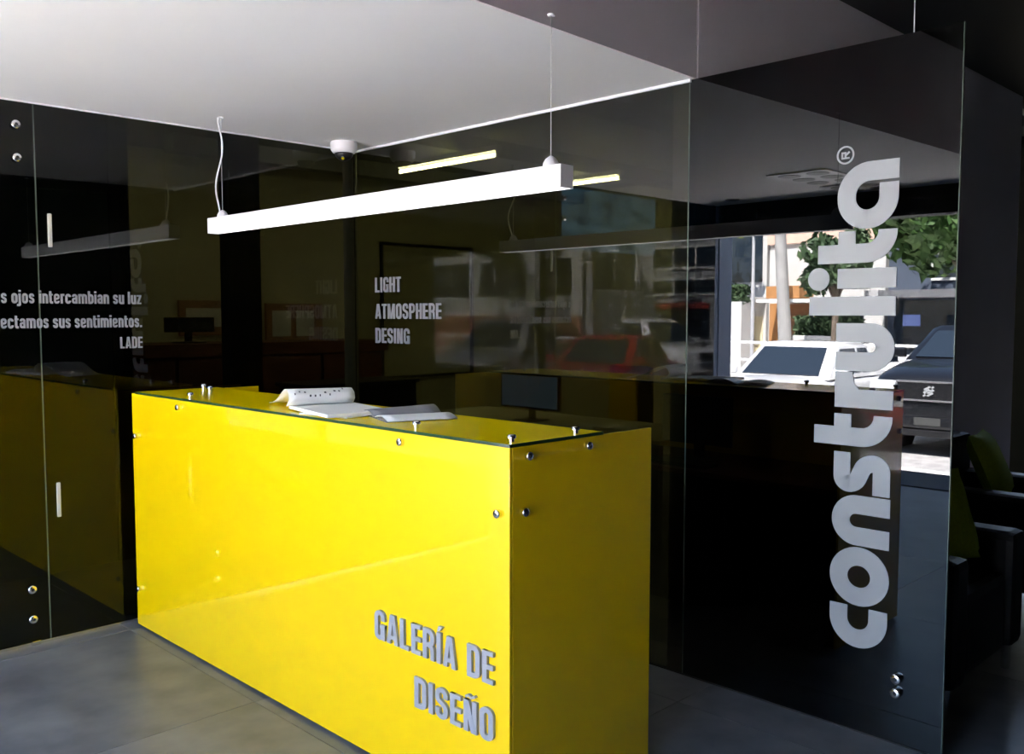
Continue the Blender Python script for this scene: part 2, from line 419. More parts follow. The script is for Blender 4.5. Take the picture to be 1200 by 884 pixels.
def glyph_low(ch, t=.17, W=.44):
    X = .72; l, r, b, tp = t/2, W-t/2, t/2*.8, X-t/2*.8; S = []; P = []; R = .14
    if ch == 'o': S = [(rp([(l,b),(r,b),(r,tp),(l,tp)],R,True),t,True)]
    elif ch == 's': W *= .92; r = W-t/2; S = [(rp([(r,.50),(r,tp),(l,tp),(l,.44),(r,.30),(r,b),(l,b),(l,.22)],R*.8),t*.9)]
    elif ch in 'ij':
        P = [[(0,.82),(t,.82),(t,.97),(0,.97)]]; S = [([(l,0),(l,X)],t)] if ch == 'i' else [(rp([(l,X),(l,-.14),(-.12,-.14)],.08),t)]; W = t
    elif ch == 'n': S = [([(l,0),(l,X)],t),(rp([(l,tp),(r,tp),(r,0)],R),t)]
    elif ch == 'm': W = .70; c = W/2; r = W-t/2; S = [([(l,0),(l,X)],t),(rp([(l,tp),(c,tp),(c,0)],R),t),(rp([(c,tp),(r,tp),(r,0)],R),t)]
    elif ch == 't': W = .30; S = [(rp([(.11,.92),(.11,b),(W,b)],.08),t),([(0,X-.06),(W,X-.06)],.12)]
    elif ch == 'l': S = [([(l,0),(l,.97)],t)]; W = t
    elif ch == 'e': S = [(rp([(r,.20),(r,b),(l,b),(l,tp),(r,tp),(r,.36),(l,.36)],R*.8),t*.9)]
    elif ch == 'c': S = [(rp([(r,.22),(r,b),(l,b),(l,tp),(r,tp),(r,.50)],R),t)]
    elif ch == 'r': W = .30; S = [([(l,0),(l,X)],t),(rp([(l,tp-.06),(.16,tp),(W,tp)],.08),t)]
    elif ch == 'a': S = [([(r,0),(r,X-.1)],t),(rp([(l,.52),(l,tp),(r,tp),(r,.4)],R),t*.9),(rp([(r,.40),(l,.36),(l,b),(r,b+.03)],R*.7),t*.9)]
    elif ch == 'b': S = [([(l,0),(l,.97)],t),(rp([(l,tp),(r,tp),(r,b),(l,b)],R),t)]
    elif ch == 'u': S = [(rp([(l,X),(l,b),(r,b)],R),t),([(r,0),(r,X)],t)]
    elif ch == 'z': W *= .86; P = [[(0,0),(W,0),(W,.12),(0,.12)],[(0,X-.12),(W,X-.12),(W,X),(0,X)],[(0,.1),(.17,.1),(W,X-.1),(W-.17,X-.1)]]
    elif ch == '.': P = [[(0,0),(t,0),(t,.16),(0,.16)]]; W = t
    elif ch == ' ': W = .20
    return S, P, W
def write(parent, text, fn, org, U, V, Nn, size, m, depth=.003, width=None, align='l', gap=.075):
    """letters one mesh each; org = baseline point at the aligned end, width = total run in metres"""
    org = Vector(org); U = Vector(U); V = Vector(V); Nn = Vector(Nn)
    run = 0; gl = []
    for ch in text:
        g = fn(ch); gl.append((ch, g, run)); run += g[2] + gap
    run -= gap
    sx = width/run if width else size
    x0 = -run if align == 'r' else 0
    for ch, (S, P, W), off in gl:
        if ch == ' ': continue
        mb = MB()
        M = lambda u, v, w_: org + U*((x0+off+u)*sx) + V*(v*size) + Nn*w_
        k = 0
        for s in S: stroke(mb, M, depth+.0003*k, s[0], s[1], len(s) > 2 and s[2]); k += 1
        for p in P: mb.prism(p, M, depth+.0003*k); k += 1
        mb.build('letter', m, parent)

tl = thing('wall_lettering', 'three lines of grey capital lettering on the glass behind the desk', 'lettering', (AX, 4.4, 1.38))
for txt, z, wd in (('LIGHT', 1.680, .242), ('ATMOSPHERE', 1.527, .592), ('DESING', 1.386, .318)):
    write(tl, txt, glyph_caps, (AX, 4.402, z), (0,-1,0), (0,0,1), (-1,0,0), .086, 'vinyl_small', width=wd)
tq = thing('wall_lettering', 'grey sentence in small letters on the left glass wall', 'lettering', (1.965, BY, 1.38))
for txt, fn, z, sz, wd in (('s ojos intercambian su luz', glyph_low, 1.603, .062, .640), ('ectamos sus sentimientos.', glyph_low, 1.488, .062, .645), ('LADE', glyph_caps, 1.384, .056, .110)):
    write(tq, txt, fn, (1.966, BY, z), (1,0,0), (0,0,1), (0,-1,0), sz, 'vinyl_small', width=wd, align='r')

# large vertical logo: u runs up the wall, letter tops point to +Y
lg = thing('logo_lettering', 'large grey lowercase lettering running up the smoked glass wall', 'lettering', (AX, 1.35, .32))
XH = .217
LM = lambda z0: (lambda u, v, w_: Vector((AX, 1.352 + v*XH, z0 + u*XH)) + Vector((-1,0,0))*w_)
def logo(ch, z0, wd):
    u = wd/XH; t = .315; mb = MB(); M = LM(z0); d = .003
    l, r, b, tp = t/2, u-t/2, t/2, 1-t/2
    def ring(cx, cy, rx, ry, t0=0, t1=2*PI, closed=True, n=36):
        return [(cx+rx*math.cos(t0+(t1-t0)*i/(n if closed else n-1)), cy+ry*math.sin(t0+(t1-t0)*i/(n if closed else n-1))) for i in range(n)]
    if ch == 'c': stroke(mb, M, d, rp([(u,tp),(l,tp),(l,b),(u,b)], .5, n=12), t)
    elif ch == 'o': stroke(mb, M, d, ring(u/2, .5, u/2-t/2, .5-t/2+.015), t, True)
    elif ch == 'n': stroke(mb, M, d, rp([(l,0),(l,tp),(r,tp),(r,0)], .5, n=12), t)
    elif ch == 'u': stroke(mb, M, d, rp([(l,1),(l,b),(r,b),(r,1)], .5, n=12), t)
    elif ch == 's': stroke(mb, M, d, rp([(0,b),(r,b,.26),(r,.44,.2),(l,.60,.2),(l,tp,.26),(u,tp)], .22, n=10), t*.92)
    elif ch == 't':
        stroke(mb, M, d, rp([(l,1.36),(l,b),(u,b)], .36, n=10), t); mb.prism([(l,.70),(u,.70),(u,1.0),(l,1.0)], M, d+.0004)
    elif ch == 'r':
        mb.prism([(0,0),(t,0),(t,1),(0,1)], M, d)
        mb.prism([(t-.1,.52),(t+.02,.60),(t+.1,.665),(u,.70),(u,1.0),(t-.1,1.0)], M, d+.0004)
    elif ch == 'l': mb.prism([(0,0),(u,0),(u,1.50),(0,1.50)], M, d)
    elif ch == 'i':
        mb.prism([(0,0),(u,0),(u,1),(0,1)], M, d)
        mb.prism([(u/2+.195*math.cos(k*PI/12), 1.34+.195*math.sin(k*PI/12)) for k in range(24)], M, d)
    elif ch == 'a': stroke(mb, M, d, rp([(u-t/2,0),(u-t/2,tp+.03),(l,tp+.03),(l,b),(u-t-.05,b)], .52, n=12), t)
    mb.build('letter', 'vinyl_grey', lg)
for ch, z0, z1 in (('c',.319,.472),('o',.476,.695),('n',.701,.887),('s',.894,1.043),('t',1.068,1.185),('r',1.209,1.340),('u',1.345,1.519),('l',1.547,1.616),('i',1.646,1.718),('t',1.738,1.854),('a',1.859,2.098)):
    logo(ch, z0, z1-z0)
mb = MB(); M0 = lambda u, v, w_: Vector((AX-w_, 1.550+v, 2.130+u))
stroke(mb, M0, .003, [(.030*math.cos(k*PI/16), .030*math.sin(k*PI/16)) for k in range(32)], .006, True)
for s in ([(-.011,-.015),(-.011,.015)],[(-.011,.012),(.008,.012),(.008,.0),(-.011,.0)],[(-.002,.0),(.011,-.015)]): stroke(mb, M0, .003, s, .006)
mb.build('registered_mark', 'vinyl_grey', lg)

# ------------------------------------------------------------------ reception desk
DX, DB, DN, DF, DH = 1.87, 2.555, 1.88, 4.51, 1.165
desk = thing('reception_desk', 'glossy yellow reception desk with glass top and steel bolts', 'desk', ((DX+DB)/2, (DN+DF)/2, 0))
PT = .012
B_('front_panel', 'yellow_glass', DX, DX+PT, DN, DF, .012, DH, parent=desk, c=.002)
for y0, y1 in ((DN, DN+PT), (DF-PT, DF)):
    B_('end_panel', 'yellow_glass', DX+PT+.001, DB, y0, y1, .012, DH, parent=desk, c=.002)
mb = MB(); mb.box(DX+.03, DB-.03, DN+.03, DN+.07, 0, .014); mb.box(DX+.03, DX+.07, DN+.07, DF-.07, 0, .014); mb.box(DX+.03, DB-.03, DF-.07, DF-.03, 0, .014)
mb.build('plinth', 'black_paint', desk)
B_('glass_top', 'yellow_top', DX-.002, 2.292, DN-.002, DF-.05, DH, DH+.010, parent=desk)
mb = MB()
mb.box(DX-.0035, DX-.0022, DN-.0035, DF-.05, DH, DH+.010); mb.box(DX-.002, 2.292, DN-.0035, DN-.0022, DH, DH+.010); mb.box(2.2922, 2.2935, DN-.002, DF-.05, DH, DH+.010)
mb.build('glass_edge', 'glass_edge_green', desk)
B_('work_surface', 'brown_wood', DX+PT+.002, DB-.02, DN+PT+.002, DF-PT-.002, .72, .745, parent=desk)
B_('modesty_board', 'black_paint', DX+PT+.002, DX+PT+.012, DN+PT+.002, DF-PT-.002, .0, .72, parent=desk)
for y0 in (2.75, 3.7):
    B_('drawer_unit', 'black_plastic', 2.02, 2.48, y0, y0+.42, .014, .72, parent=desk, c=.006)
for y, z in ((3.996,1.132),(4.466,.959),(4.474,.197),(2.381,1.134),(1.923,.966),(1.925,.15)):
    standoff(desk, (DX, y, z), (-1,0,0), .0135, .016, name='bolt')
for x_, z in ((1.944,1.134),(2.216,1.137),(1.926,.969)):
    standoff(desk, (x_, DN, z), (0,-1,0), .0135, .016, name='bolt')
for x_, y in ((1.912,3.972),(2.156,4.266),(1.927,2.375),(1.904,1.905),(2.186,1.902),(2.20,4.42)):
    mb = MB(); mb.lathe((x_, y, DH+.010), (0,0,1), [(0,.009),(.012,.009),(.013,.0135),(.021,.0135),(.024,.010)], 16)
    smooth_by_angle(mb.build('bolt', 'chrome', desk), 50)
dl = thing('desk_lettering', 'two lines of raised grey capital letters on the yellow desk front', 'lettering', (DX, 1.94, .26))
for txt, z, wd in (('GALERÍA DE', .443, .588), ('DISEÑO', .266, .374)):
    write(dl, txt, glyph_caps, (DX, 1.940, z), (0,-1,0), (0,0,1), (-1,0,0), .100, 'letter_steel', depth=.010, width=wd, align='r', gap=.085)

# printed matter on the glass top
ZT = DH + .0105
def sheet(mb, pts_fn, nu, nv, th):
    top = [pts_fn(i/nu, j/nv) for j in range(nv+1) for i in range(nu+1)]
    n = len(top); v = [Vector(p)+Vector((0,0,th)) for p in top] + [Vector(p) for p in top]; f = []
    idx = lambda i, j: j*(nu+1)+i
    for j in range(nv):
        for i in range(nu):
            a,b,c,d = idx(i,j),idx(i+1,j),idx(i+1,j+1),idx(i,j+1); f += [(a,b,c,d),(n+d,n+c,n+b,n+a)]
    ed = [idx(i,0) for i in range(nu+1)] + [idx(nu,j) for j in range(1,nv+1)] + [idx(i,nv) for i in range(nu-1,-1,-1)] + [idx(0,j) for j in range(nv-1,0,-1)]
    for k in range(len(ed)):
        a, b = ed[k], ed[(k+1)%len(ed)]; f.append((a, n+a, n+b, b))
    mb.add(v, f)
# open magazine with a rolled page (length runs along Y)
m1 = thing('magazine', 'open white magazine with one page rolled over on the desk', 'magazine', (2.06, 3.12, ZT+.0045), 'printed matter on the desk top', math.radians(-12))
mb = MB(); sheet(mb, lambda u, v: (-.13+.27*u, -.36+.40*v, .0), 6, 6, .012); mb.build('page_block', 'paper', m1, local=True)
PROF = [(.015,.0125),(-.008,.035),(.0,.060),(.03,.075),(.07,.074),(.115,.058),(.16,.036),(.21,.018),(.26,.007),(.31,.001)]
def rollf(u, v, lift=0.0):      # u across the rolled page, v along it (toward the glass wall)
    q = u*(len(PROF)-1); i = min(int(q), len(PROF)-2); t = q-i
    y_, z_ = (PROF[i][0]*(1-t)+PROF[i+1][0]*t, PROF[i][1]*(1-t)+PROF[i+1][1]*t)
    return (-.15 + .28*v + .03*u*(1-v), y_*(1-.15*v), z_*(1-.05*v) + lift)
mb = MB(); sheet(mb, lambda u, v: rollf(u, v), 27, 8, .0015)
pg = mb.build('rolled_page', 'paper', m1, smooth=True, local=True)
mb = MB()
for k in range(11):
    u0 = random.uniform(.15, .30); v0 = .08 + .075*k; us = .035; vs_ = random.uniform(.015, .035)
    p = [(q[0], q[1]-.0022, q[2]) for q in (rollf(u, v, .002) for u, v in ((u0,v0),(u0+us,v0),(u0+us,v0+vs_),(u0,v0+vs_)))]
    mb.add(p + [(a,b-.0005,c+.0004) for a,b,c in p], [(0,1,2,3),(7,6,5,4),(0,4,5,1),(1,5,6,2),(2,6,7,3),(3,7,4,0)])
tag(mb.build('printed_figures', 'ink', pg, local=True), kind='stuff')
m2 = thing('leaflet', 'cream leaflet lying under the open magazine', 'leaflet', (1.99, 3.08, ZT), 'printed matter on the desk top', math.radians(8))
mb2 = MB(); sheet(mb2, lambda u, v: (-.11+.22*u, -.30+.26*v, 0), 4, 4, .004); mb2.build('sheet_stack', 'paper', m2, local=True)
m3 = thing('brochure', 'grey and white brochure spread open near the desk corner', 'brochure', (2.13, 2.655, ZT), 'printed matter on the desk top', math.radians(-20))
mb = MB(); sheet(mb, lambda u, v: (-.14+.26*u, -.16+.16*v, .003+.012*math.sin(PI*v)), 6, 8, .003); mb.build('right_page', 'paper', m3, smooth=True, local=True)
mb = MB(); sheet(mb, lambda u, v: (-.14+.26*u, .0+.18*v, .003+.028*math.sin(PI*v)*(.6+.4*u)), 6, 8, .003); mb.build('left_page', 'page_dark', m3, smooth=True, local=True)
mb = MB(); mb.box(-.14,.12,-.15,.17,0,.004); mb.build('cover', 'page_dark', m3, local=True)

# ------------------------------------------------------------------ pendant lamp over the desk
LX = 2.25; LY0, LY1 = 2.00, 4.378; LZ0, LZ1 = 1.958, 2.032
lamp = thing('pendant_lamp', 'long white linear pendant lamp hanging over the yellow desk', 'lamp', (LX, (LY0+LY1)/2, LZ0))
mb = MB(); mb.box(LX-.030, LX-.026, LY0+.004, LY1-.004, LZ0, LZ1); mb.box(LX+.026, LX+.030, LY0+.004, LY1-.004, LZ0, LZ1); mb.box(LX-.026, LX+.026, LY0+.004, LY1-.004, LZ1-.004, LZ1)
mb.build('housing', 'lamp_white', lamp)
for y0 in (LY0, LY1-.004): B_('end_cap', 'lamp_white', LX-.0305, LX+.0305, y0, y0+.004, LZ0, LZ1, parent=lamp)
B_('diffuser', 'diffuser', LX-.0255, LX+.0255, LY0+.005, LY1-.005, LZ0+.002, LZ0+.012, parent=lamp)
for y in (LY0+.07, LY1-.10):
    mb = MB(); mb.lathe((LX, y, LZ1), (0,0,1), [(0,.028),(.012,.026),(.026,.018),(.036,.004)], 16); smooth_by_angle(mb.build('grip', 'lamp_white', lamp), 60)
    mb = MB(); mb.cyl((LX, y, LZ1+.034), (LX, y, ZC), .0014, n=6); mb.build('suspension_wire', 'wire', lamp)
    mb = MB(); mb.lathe((LX, y, ZC-.006), (0,0,1), [(0,.012),(.006,.013)], 16); mb.build('ceiling_rose', 'lamp_white', lamp)
yc = LY1-.10
pts = []
for k in range(25):
    t = k/24; amp = .045*math.sin(2*PI*t*1.05)*max(0.0, math.sin(PI*t))**.6
    pts.append((LX-.006, yc+.012+amp*1.0+.004, LZ1+.02+(ZC-LZ1-.02)*t))
mb = MB(); mb.tube(pts, .0042, 8); mb.build('power_cord', 'cord_white', lamp, smooth=True)

# dome camera at the ceiling corner
dc = thing('dome_camera', 'small white dome security camera under the ceiling corner', 'security camera', (3.06, 4.40, ZC-.11))
mb = MB(); mb.lathe((3.06,4.40,ZC), (0,0,-1), [(0,.072),(.01,.076),(.045,.073),(.060,.062),(.062,.052)], 28); smooth_by_angle(mb.build('housing', 'lamp_white', dc), 50)
mb = MB(); mb.lathe((3.06,4.40,ZC-.058), (0,0,-1), [(0,.053),(.018,.049),(.034,.036),(.044,.018),(.047,.002)], 24); mb.build('dome', 'black_plastic', dc, smooth=True)
mb = MB(); mb.lathe((3.045,4.385,ZC-.085), (-.6,-.6,-.5), [(0,.012),(.02,.012),(.022,.009)], 12); mb.build('lens', 'chrome', dc)

# recessed spots in the dropped ceiling
def spots(label, x0, y0, nx, ny, p=.21):
    s = thing('recessed_spotlight', label, 'spotlight', (x0, y0, ZC-.012), 'recessed spots in the white ceiling')
    B_('frame', 'lamp_white', x0-p*.55, x0+p*(nx-.45), y0-p*.55, y0+p*(ny-.45), ZC-.010, ZC, parent=s)
    for i in range(nx):
        for j in range(ny):
            mb = MB(); mb.lathe((x0+p*i, y0+p*j, ZC-.014), (0,0,1), [(0,.072),(.003,.078),(.004,.078)], 20); mb.build('spot', 'spot_black', s)
spots('white framed cluster of six black spots in the ceiling', .16, 3.02, 3, 2)
spots('white framed cluster of four black spots near the street front', -.42, 3.02, 2, 2)
s = thing('downlight', 'single small round black downlight in the white ceiling', 'downlight', (-.34, 4.25, ZC-.01))
mb = MB(); mb.lathe((-.34,4.25,ZC-.008), (0,0,1), [(0,.05),(.005,.062),(.008,.062)], 20); mb.build('trim_ring', 'spot_black', s)
mb = MB(); mb.lathe((-.34,4.25,ZC-.012), (0,0,1), [(0,.02),(.004,.035)], 14); mb.build('bulb', 'black_plastic', s)

# ------------------------------------------------------------------ lounge armchairs at the glass edge
def armchair(x0, y0, label):
    t = thing('armchair', label, 'armchair', (x0+.42, y0+.42, 0), 'black armchairs in the lounge')
    W, D = .84, .86
    B_('seat', 'leather_black', x0+.17, x0+W-.17, y0+.02, y0+D-.2, .12, .46, parent=t, c=.04)
    for a in (x0, x0+W-.16): B_('armrest', 'leather_black', a, a+.16, y0, y0+D-.04, .12, .62, parent=t, c=.035)
    B_('backrest', 'leather_black', x0+.03, x0+W-.03, y0+D-.2, y0+D, .12, .84, parent=t, c=.04)
    for a in (x0+.06, x0+W-.06):
        for b in (y0+.05, y0+D-.08):
            mb = MB(); mb.cyl((a,b,0),(a,b,.13),.018,.022,n=14); mb.build('leg', 'chrome', t)
    return t
armchair(3.56, 1.22, 'black leather armchair right behind the edge of the lettered glass')
armchair(5.12, 1.30, 'black leather armchair with lime cushion farther along the grey wall')
def cushion(c, ry, rz, label, s=.40):
    mb = MB(); bm = bmesh.new(); bmesh.ops.create_grid(bm, x_segments=10, y_segments=10, size=s/2)
    n = len(bm.verts); v = []
    for sg in (1,-1):
        for p in bm.verts:
            a, b = p.co.x/(s/2), p.co.y/(s/2); h = .065*max(0.0, (1-a**4)*(1-b**4))**.5
            k = 1-.06*(1-abs(a*b)); v.append((p.co.x*k, p.co.y*k, sg*h))
    f = [[q.index for q in fc.verts] for fc in bm.faces]; bm.free()
    mb.add(v, f + [[i+n for i in reversed(q)] for q in f])
    o = mb.build('cushion', 'lime_fabric', None, smooth=True, local=True)
    o.location = c; o.rotation_euler = (ry, 0, rz); tag(o, label, 'cushion', 'lime cushions on the armchairs'); return o
cushion((4.10, 1.50, .68), math.radians(68), math.radians(-25), 'lime green cushion partly hidden by the glass edge')
cushion((5.56, 1.74, .70), math.radians(66), math.radians(8), 'lime green cushion leaning on the farther armchair')

# ------------------------------------------------------------------ things in the office behind the glass
structure(B_('column', 'black_paint', 2.67, 2.87, 5.0, 5.12, 0, 3.0), 'black square post behind the left glass', 'column')
structure(B_('column', 'black_paint', 2.30, 2.42, 5.8, 5.9, 0, 3.0), 'black slim post at the end of the dark partition', 'column')
structure(B_('wall_partition', 'teal_dark', FX, 2.29, 5.8, 5.88, 0, 3.0), 'dark teal partition in the office behind the left glass', 'partition')
mb = MB(); mb.cyl((3.42,4.86,0),(3.42,4.86,3.0),.045,n=16); structure(mb.build('column', 'lamp_white', smooth=False), 'round pale pipe column behind the glass corner', 'column')
cab = thing('cabinet', 'long brown wooden cabinet along the office wall', 'cabinet', (4.0, 7.2, 0))
B_('body', 'black_paint', 2.55, 5.2, 6.9, 7.5, 0, 1.22, parent=cab); B_('worktop', 'brown_wood', 2.5, 5.25, 6.87, 7.53, 1.22, 1.32, parent=cab)
for k in range(4): B_('door', 'brown_wood', 2.57+k*.66, 3.2+k*.66, 6.885, 6.899, .1, 1.2, parent=cab)
def board(x0, x1, z0, z1, label, n):
    t = thing('notice_board', label, 'notice board', ((x0+x1)/2, 7.98, z0))
    B_('frame', 'cork', x0, x1, 7.96, 7.999, z0, z1, parent=t)
    for k in range(n):
        a = x0+.06+k*(x1-x0-.1)/n; B_('paper', 'paper', a, a+(x1-x0-.1)/n-.06, 7.955, 7.96, z0+.08, z1-.07, parent=t)
board(3.75, 4.30, 1.36, 1.68, 'brown framed notice board with papers beside the black post', 1)
board(4.62, 5.25, 1.26, 1.66, 'brown framed notice board with two papers near the pipe column', 2)
def monitor(x, y, z, rz, label, w_=.52, h=.31, group='computer monitors in the office', scr='screen_blue'):
    t = thing('monitor', label, 'monitor', (x, y, z), group, rz)
    mb = MB(); mb.cbox(-.015,.015,-w_/2,w_/2,.09,.09+h,.005); mb.build('casing', 'black_plastic', t, local=True)
    mb = MB(); mb.box(-.0165,-.0145,-w_/2+.015,w_/2-.015,.105,.075+h); mb.build('screen', scr, t, local=True)
    mb = MB(); mb.cbox(.015,.035,-.03,.03,.0,.2,.004); mb.build('neck', 'black_plastic', t, local=True)
    mb = MB(); mb.cbox(-.07,.09,-.11,.11,0,.012,.004); mb.build('foot', 'black_plastic', t, local=True); return t
monitor(3.45, 7.15, 1.32, PI/2, 'dark monitor standing on the brown cabinet', .42, .12, scr='black_plastic')
od = thing('office_table', 'pale office table with papers behind the right glass', 'table', (5.25, 4.7, 0))
B_('table_top', 'olive_wall', 4.85, 5.65, 3.5, 6.0, .70, .735, parent=od, c=.004)
for a in (4.92, 5.58):
    for b in (3.57, 5.93): B_('leg', 'office_grey', a-.025, a+.025, b-.025, b+.025, 0, .70, parent=od)
monitor(5.12, 4.92, .735, 0, 'monitor with a bluish screen on the office table', .62, .27)
for k, (a, b) in enumerate(((4.98,4.2),(5.0,3.9))):
    tag(B_('paper_stack', 'paper', a, a+.21, b, b+.29, .735, .75+.01*k), ['thin stack of papers by the monitor', 'thicker stack of papers on the office table'][k], 'papers', 'paper stacks on the office table')
for (a, b, lab) in ((4.32, 4.58, 'yellow screen panel behind the monitor'), (3.80, 3.96, 'narrow yellow screen panel at the table end')):
    tag(B_('desk_screen', 'yellow_glass', 5.66, 5.69, a, b, 0, 1.10), lab, 'panel')
ch = thing('office_chair', 'black office chair with rounded back behind the right glass', 'chair', (5.95, 4.8, 0))
mb = MB(); mb.cbox(6.2,6.26,4.58,5.02,.6,1.12,.025); mb.build('backrest', 'black_plastic', ch)
mb = MB(); mb.cbox(5.72,6.18,4.56,5.04,.44,.52,.03); mb.build('seat', 'black_plastic', ch)
mb = MB(); mb.cyl((5.95,4.8,.08),(5.95,4.8,.44),.025,n=12); mb.build('gas_lift', 'chrome', ch)
mb = MB(); mb.cbox(6.17,6.2,4.75,4.85,.5,.75,.008); mb.build('back_support', 'black_plastic', ch)
for k in range(5):
    a = 2*PI*k/5; mb = MB(); mb.tube([(5.95,4.8,.09),(5.95+.28*math.cos(a),4.8+.28*math.sin(a),.06)],.018); mb.lathe((5.95+.28*math.cos(a),4.8+.28*math.sin(a)-.012,.03),(0,1,0),[(0,.03),(.024,.03)],12); mb.build('foot', 'black_plastic', ch)
sb = thing('storage_box', 'black low cabinet behind the glass corner', 'cabinet', (4.1, 6.0, 0))
B_('body', 'black_paint', 3.75, 4.75, 5.85, 6.3, 0, 1.0, parent=sb, c=.01); B_('lid', 'black_plastic', 3.73, 4.77, 5.83, 6.32, 1.0, 1.03, parent=sb, c=.004)
fr = thing('wall_frame', 'thin black rectangular frame on the far office wall', 'frame', (7.0, 7.98, .9))
for b in ((6.0,6.025,.885,2.3),(7.3,7.325,.885,2.3),(6.0,7.325,2.3,2.325),(6.0,7.325,.86,.885)): B_('frame_bar', 'black_paint', b[0], b[1], 7.96, 7.999, b[2], b[3], parent=fr)
po = thing('display_screen', 'lit display showing a blue cloudy sky behind the left glass', 'screen', (-.1, 5.2, 2.0))
B_('picture', 'poster_sky', -.55, .75, 5.2, 5.205, 2.1, 2.62, parent=po); B_('backing', 'black_paint', -.58, .78, 5.206, 5.22, 0, 2.65, parent=po)
def tube_lamp(x, y0, y1, z, label):
    t = thing('tube_lamp', label, 'ceiling lamp', (x, (y0+y1)/2, z-.02), 'bare tube lamps in the office')
    B_('batten', 'lamp_white', x-.03, x+.03, y0-.03, y1+.03, z+.03, 3.0 if z > 2.9 else z+.07, parent=t)
    mb = MB(); mb.cyl((x,y0,z),(x,y1,z),.016,n=12); mb.build('tube', 'tube_light', t)
    for a in (y0-.02, y1): B_('tube_holder', 'lamp_white', x-.014, x+.014, a, a+.02, z-.02, z+.032, parent=t)
    for a in (y0+.1, y1-.1):
        if z < 2.9:
            mb = MB(); mb.cyl((x,a,z+.07),(x,a,3.0),.003,n=6); mb.build('rod', 'wire', t)
tube_lamp(5.05, 5.22, 6.42, 2.79, 'bright bare tube lamp nearer the glass in the office')
tube_lamp(6.68, 5.30, 6.50, 2.79, 'bright bare tube lamp deeper in the office')
tube_lamp(1.6, 6.6, 7.8, 2.79, 'bare tube lamp hidden behind the teal partition')
monitor(2.22, 2.87, .745, PI, 'black monitor on the work surface of the yellow desk', .44, .27, 'computer monitors in the office', 'black_plastic')
kb = tag(B_('keyboard', 'black_plastic', 2.34, 2.48, 2.65, 3.08, .745, .765, c=.005), 'black keyboard on the work surface of the yellow desk', 'keyboard')

# ------------------------------------------------------------------ street outside the open front
def ground(name, m, b, label, cat='ground'): return structure(B_(name, m, *b), label, cat)
ground('ground', 'asphalt', (-10.0, FX-2.02, -40, 40, GZ-.2, GZ), 'grey asphalt parking strip in front of the shop')
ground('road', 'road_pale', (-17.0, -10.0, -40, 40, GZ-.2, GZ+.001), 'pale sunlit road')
ground('sidewalk', 'concrete', (-40.0, -17.0, -40, 40, GZ-.2, GZ+.12), 'pale pavement across the road')
ground('curb_strip', 'concrete_light', (-2.88, FX-2.03, -20, 20, GZ, -.002), 'white sunlit concrete ledge in front of the porch')

